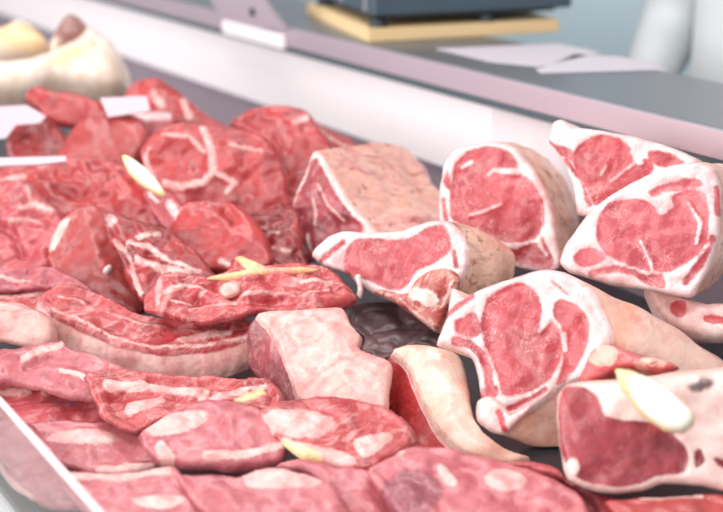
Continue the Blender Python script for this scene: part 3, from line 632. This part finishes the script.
part('tray', M_TRAY, (X0, YF+.004, -.010), (X1, YB-.002, 0), .001)
part('back_panel', M_GREY, (X0, YB, -.005), (X1, YB+.02, zb0+.01), .001)
part('white_strip', M_WHITE, (X0, YB-.008, zb0), (X1, YB+.02, zb1), .002)
part('seal', M_SEAL, (X0, YB-.024, zb1+.002), (X1, YB+.02, zb1+.015), .002)
wt = part('worktop', M_STEELTOP, (X0, YB-.020, zb1+.0155), (X1, LB, zs1), .003)
part('edge_trim', M_STEEL, (X0, YB-.026, zb1+.0155), (X1, YB-.0202, zs1-.002), .001)
part('back_support', M_BODY, (X0, YB+.03, -.84), (X1, LB-.03, zb1+.01), .004)
# ribbed panel at the near end of the white strip
vent = bmesh.new()
xs = on_wall(497, 110).x
k = xs
while k < X1-.01:
    box(vent, (k, YB-.0105, zb0+.004), (k+.0022, YB-.0078, zb1-.004)); k += .0062
bmesh.ops.translate(vent, vec=-case.location, verts=vent.verts); done(vent, 'ribbed_grille', M_WHITE, case)
# low glass along the customers' side
ZG = None
d = ray(52, 456); ZG = CAM_Z + d.z*(YF/d.y)
k = NT('clear_glass'); g = k.n('ShaderNodeBsdfGlossy'); g.inputs['Roughness'].default_value = .02
tr = k.n('ShaderNodeBsdfTransparent'); tr.inputs[0].default_value = (.93, .95, .95, 1)
lw = k.n('ShaderNodeLayerWeight'); lw.inputs[0].default_value = .5
mx = k.n('ShaderNodeMixShader'); k.l(k.math('ADD', k.math('MULTIPLY', k.math('POWER', lw.outputs['Facing'], 4.0), .6), .05), mx.inputs[0])
k.l(tr.outputs[0], mx.inputs[1]); k.l(g.outputs[0], mx.inputs[2]); k.l(mx.outputs[0], k.t.nodes['Material Output'].inputs[0])
part('front_glass', k.m, (X0, YF-.006, -.02), (X1, YF, ZG), .0005)
part('glass_rail', M_WHITE, (X0, YF-.006, ZG), (X1, YF, ZG+.003), .001)
# grey upright bracket on the edge of the worktop
bm = bmesh.new()
fp = [on_wall(x, y, YB-.035) for x, y in ((206, -8), (213, 4), (226, 29), (286, 29), (272, 12), (256, -12))]
prism(bm, fp, Vector((0, .008, 0))); bmesh.ops.translate(bm, vec=-case.location, verts=bm.verts); done(bm, 'bracket_plate', M_STEEL, case)
a = on_wall(223, 43, YB-.036); b = on_wall(283, 26, YB-.036)
part('bracket_foot', M_WHITE, (min(a.x, b.x), YB-.038, on_wall(252, 42, YB-.04).z), (max(a.x, b.x), YB-.0262, on_wall(252, 28, YB-.04).z), .003)
bm = bmesh.new(); q = on_wall(253, 12, YB-.035); cyl(bm, q+Vector((0, -.004, 0)), q+Vector((0, .001, 0)), .009); bmesh.ops.translate(bm, vec=-case.location, verts=bm.verts)  # black disc imitates the dark hole in the bracket plate
M_BLACK = flat('black_rubber', lin(36, 42, 50), .5)
done(bm, 'hole_disc', M_BLACK, case)

# ------------------------------------------------------------------ things on the worktop
M_WOOD = flat('pale_wood', lin(226, 196, 148), .55, 0, .1, 12, .1, (4, 40, 40))
M_SLATE = flat('slate_plastic', lin(66, 84, 96), .4, 0, .04)
M_PAPER = flat('white_paper', lin(206, 198, 206), .6, 0, .02)
M_CHROME = flat('bright_metal', lin(210, 210, 216), .25, .8)
c0 = at(369, 43, LEDGE)
board = empty('wooden_board', (c0.x, c0.y, LEDGE), 'pale wooden board lying on the worktop beneath the weighing scale', 'board', rz=math.radians(-15))
bm = bmesh.new(); box(bm, (-.42, .004, .001), (0, .41, .026), .002); done(bm, 'plank', M_WOOD, board)
bm = bmesh.new(); box(bm, (-.42, .0, .001), (0, .0037, .027), .001); done(bm, 'front_batten', M_WOOD, board)
scale = empty('weighing_scale', (c0.x, c0.y, LEDGE+.0275), 'dark slate weighing scale standing on the wooden board', 'scale', rz=math.radians(-15))
bm = bmesh.new(); box(bm, (-.415, .012, .021), (-.004, .44, .125), .006); done(bm, 'housing', M_SLATE, scale)
bm = bmesh.new(); box(bm, (-.39, .03, .127), (-.03, .41, .139), .004); done(bm, 'weighing_plate', M_CHROME, scale)
bm = bmesh.new(); box(bm, (-.40, .018, .014), (-.02, .41, .0208), .002); done(bm, 'base_plate', M_BLACK, scale)
for x, y in ((-.375, .03), (-.03, .03), (-.03, .26), (-.375, .26)):
    bm = bmesh.new(); cyl(bm, (x, y, 0), (x, y, .0138), .02, .015); done(bm, 'foot', M_BLACK, scale)
for x in (-.36, -.2, -.05):
    bm = bmesh.new(); box(bm, (x-.008, .0075, .026), (x+.008, .0118, .12), .001); done(bm, 'chrome_strip', M_CHROME, scale, label='bright vertical strip')
def sheet(px, z, name, label, cat, grp=None):
    bm = bmesh.new(); pts = [at(x, y, z) for x, y in px]; o = sum(pts, Vector())/len(pts)
    prism(bm, [p-o for p in pts], Vector((0, 0, .0012))); ob = done(bm, name, M_PAPER); ob.location = o; return tag(ob, label, cat, grp)
sheet(((436, 49), (558, 44), (600, 53), (540, 67), (490, 62)), LEDGE+.0008, 'paper_sheet', 'crumpled white paper sheet sticking out from under the wooden board', 'paper', 'wrapping paper on the worktop')
sheet(((575, 55), (620, 57), (668, 70), (541, 73.5), (536, 70)), LEDGE+.0008, 'paper_sheet', 'white paper sheet with a straight front edge, nearest the end of the worktop', 'paper', 'wrapping paper on the worktop')

# ------------------------------------------------------------------ cards and imitated lamp reflections in the meat
def card(pts, h, tilt, az, name, label, cat, mat, t=.0015, grp=None):
    O, n, ex, ey = plane_of(pts, h, tilt, az); q = []
    for x, y in pts:
        d = ray(x, y); q.append(EYE+d*((O-EYE).dot(n)/d.dot(n)))
    o = sum(q, Vector())/len(q); bm = bmesh.new(); prism(bm, [p-o for p in q], -n*t); ob = done(bm, name, mat); ob.location = o
    return tag(ob, label, cat, grp)
M_CARD = flat('white_card', lin(208, 188, 198), .45, 0, .01)
card(P('100,98 147,96 150,111 108,117'), .232, 40, 6, 'price_card', 'blank white card resting on the far red meat before the pale joints', 'price card', M_CARD)
card(P('-12,107 26,105 46,116 40,123 16,125 6,138 -12,140'), .215, 40, 8, 'paper_sheet', 'white paper tucked under the pale joints at the left edge', 'paper', M_CARD)
card(P('-14,158 66,156 66,161 40,164 -14,166'), .205, 30, 8, 'tray_divider', 'thin white divider edge before the dark dome-shaped chunk', 'divider', M_CARD, .004)
M_YEL = meat('yellow_glint', (250, 232, 150), (255, 246, 200), fat=(255, 252, 238), fat2=(255, 248, 222), marb=0, wob=.6, gloss=.3)  # solid yellow-white patches whose colour imitates lamp reflections in the glass
cut('fat_sliver', 'bright yellow-white almond-shaped fat sliver beside the round steak', 'lamp reflection', P('122,156 130,157 146,168 158,181 166,196 156,194 140,184 128,172'), .205, 50, 4, thick=.008, mat=M_YEL, r=.004, bulge=.005, lump=.0005, fat=[EL(146, 177, 22, 7, 42)], split=False, group='imitated lamp reflections')
cut('fat_sliver', 'bright yellow-white oval fat piece lying on the dark-faced roast at lower right', 'lamp reflection', P('616,370 630,370 654,380 676,396 692,412 694,424 682,432 664,430 642,414 624,392'), .142, 55, -8, thick=.008, mat=M_YEL, r=.006, bulge=.006, lump=.0005, fat=[EL(660, 404, 38, 18, 40)], split=False, group='imitated lamp reflections')

# ------------------------------------------------------------------ room, butcher, light
def struct(name, mat, lo, hi):
    bm = bmesh.new(); box(bm, lo, hi); return tag(done(bm, name, mat), kind='structure')
M_WALL = flat('blue_grey_wall', lin(196, 216, 224), .6, 0, .02, 3)
M_FLOOR = flat('pale_floor_tiles', lin(190, 186, 184), .4, 0, .05, 6)
struct('floor', M_FLOOR, (-8, -3, -.9), (2.5, 3.3, -.85))
struct('wall_back', M_WALL, (-8, 3.2, -.85), (2.5, 3.3, 1.9))
struct('wall_left', M_WALL, (-8.1, -3, -.85), (-8, 3.3, 1.9))
# the butcher, cut off by the frame: only the white coat shows
def skin(name, V, E, Rr, mat, parent, lv=2, root=0):
    me = bpy.data.meshes.new(name); me.from_pydata(V, E, []); o = link(name, me, mat, parent)
    m = o.modifiers.new('skin', 'SKIN'); m.use_smooth_shade = True
    for i, r in enumerate(Rr):
        s = me.skin_vertices[0].data[i]; s.radius = (r if isinstance(r, tuple) else (r, r)); s.use_root = (i == root)
    s = o.modifiers.new('sub', 'SUBSURF'); s.levels = lv; s.render_levels = lv
    return o
M_SKINP = flat('person_skin', lin(222, 172, 150), .5, 0, .03); M_COAT = flat('white_coat', lin(200, 205, 207), .7, 0, .05, 8)
M_TROUS = flat('grey_trousers', lin(90, 104, 112), .7); M_HAIR = flat('dark_hair', lin(60, 48, 42), .6)
pl = PERSON
per = empty('person', (pl[0], pl[1], -.85), 'person in a white coat behind the worktop at the right, arm held forward', 'person', rz=PERSON_RZ)
V = [(0, 0, .92), (0, 0, 1.10), (0, .0, 1.30), (0, 0, 1.44), (0, -.01, 1.52), (0, -.02, 1.62), (0, -.02, 1.72),
     (.10, 0, .90), (.11, -.01, .50), (.11, .02, .09), (.12, -.12, .04), (-.10, 0, .90), (-.11, -.01, .50), (-.11, .02, .09), (-.12, -.12, .04),
     (.19, 0, 1.41), (.25, .03, 1.13), (.20, -.20, 1.05), (.18, -.27, 1.04), (-.19, 0, 1.41), (-.27, .02, 1.13), (-.17, -.2, 1.03), (-.14, -.27, 1.02)]
E = [(0, 1), (1, 2), (2, 3), (3, 4), (4, 5), (5, 6), (0, 7), (7, 8), (8, 9), (9, 10), (0, 11), (11, 12), (12, 13), (13, 14), (3, 15), (15, 16), (16, 17), (17, 18), (3, 19), (19, 20), (20, 21), (21, 22)]
Rr = [(.15, .1), (.14, .1), (.15, .1), (.11, .08), .055, (.075, .09), (.07, .08), .085, .058, .042, .03, .085, .058, .042, .03, .05, .042, .032, .034, .05, .042, .032, .034]
# hands: palm end carries five fingers
for hand, sgn in ((18, 1), (22, -1)):
    hx, hy, hz = V[hand]
    for q, (dx, ln) in enumerate(((-.03, .07), (-.01, .08), (.01, .075), (.03, .06))):
        i = len(V); V += [(hx+dx, hy-.05, hz-.004), (hx+dx, hy-.05-ln*.55, hz-.012), (hx+dx*.9, hy-.05-ln, hz-.035)]
        E += [(hand, i), (i, i+1), (i+1, i+2)]; Rr += [.0105, .0095, .008]
    i = len(V); V += [(hx-sgn*.035, hy-.01, hz-.01), (hx-sgn*.055, hy-.05, hz-.02)]; E += [(hand, i), (i, i+1)]; Rr += [.012, .009]
skin('body', V, E, Rr, M_SKINP, per)
cV = [(0, 0, .55), (0, 0, .80), (0, 0, .98), (0, 0, 1.12), (0, 0, 1.30), (0, 0, 1.43), (.205, 0, 1.41), (.265, .03, 1.13), (.21, -.17, 1.06), (-.205, 0, 1.41), (-.285, .02, 1.13), (-.18, -.17, 1.04)]
cE = [(0, 1), (1, 2), (2, 3), (3, 4), (4, 5), (5, 6), (6, 7), (7, 8), (5, 9), (9, 10), (10, 11)]
skin('coat', cV, cE, [(.23, .16), (.22, .16), (.2, .145), (.19, .14), (.2, .14), (.13, .1), .085, .075, .055, .085, .075, .055], M_COAT, per)
skin('trousers', [(0, 0, .9), (.1, 0, .84), (.11, 0, .5), (.11, .02, .1), (-.1, 0, .84), (-.11, 0, .5), (-.11, .02, .1)], [(0, 1), (1, 2), (2, 3), (0, 4), (4, 5), (5, 6)], [.13, .11, .085, .065, .11, .085, .065], M_TROUS, per)
skin('hair', [(0, .02, 1.66), (0, 0, 1.74)], [(0, 1)], [(.088, .095), (.075, .085)], M_HAIR, per)

w = bpy.data.worlds.new('shop_daylight'); bpy.context.scene.world = w; w.use_nodes = True
w.node_tree.nodes['Background'].inputs[0].default_value = (1.0, .97, .98, 1); w.node_tree.nodes['Background'].inputs[1].default_value = WORLD
def area(name, loc, target, size, power, col=(1, 1, 1)):
    L = bpy.data.lights.new(name, 'AREA'); L.shape = 'RECTANGLE'; L.size, L.size_y = size; L.energy = power; L.color = col
    o = bpy.data.objects.new(name, L); C.objects.link(o); o.location = loc
    o.rotation_euler = (Vector(target)-Vector(loc)).to_track_quat('-Z', 'Y').to_euler(); return o
area('counter_light', (-1.4, .75, 1.75), (-1.4, .85, 0), (3.2, .35), LAMP, (1, .97, .96))
area('ceiling_light', (-.6, -.3, 1.9), (-1.1, .85, 0), (1.4, 1.0), LAMP2, (1, .98, .97))
area('front_fill_light', (-2.2, -2.5, 1.1), (-2.2, 1.2, .2), (7, 1.8), LAMP3, (1, .975, .98))  # added fill from the customers' side to brighten the white strip
vs = bpy.context.scene.view_settings; vs.view_transform = 'Standard'; vs.look = 'None'; vs.gamma = 1; vs.use_curve_mapping = False; vs.exposure = EXPO
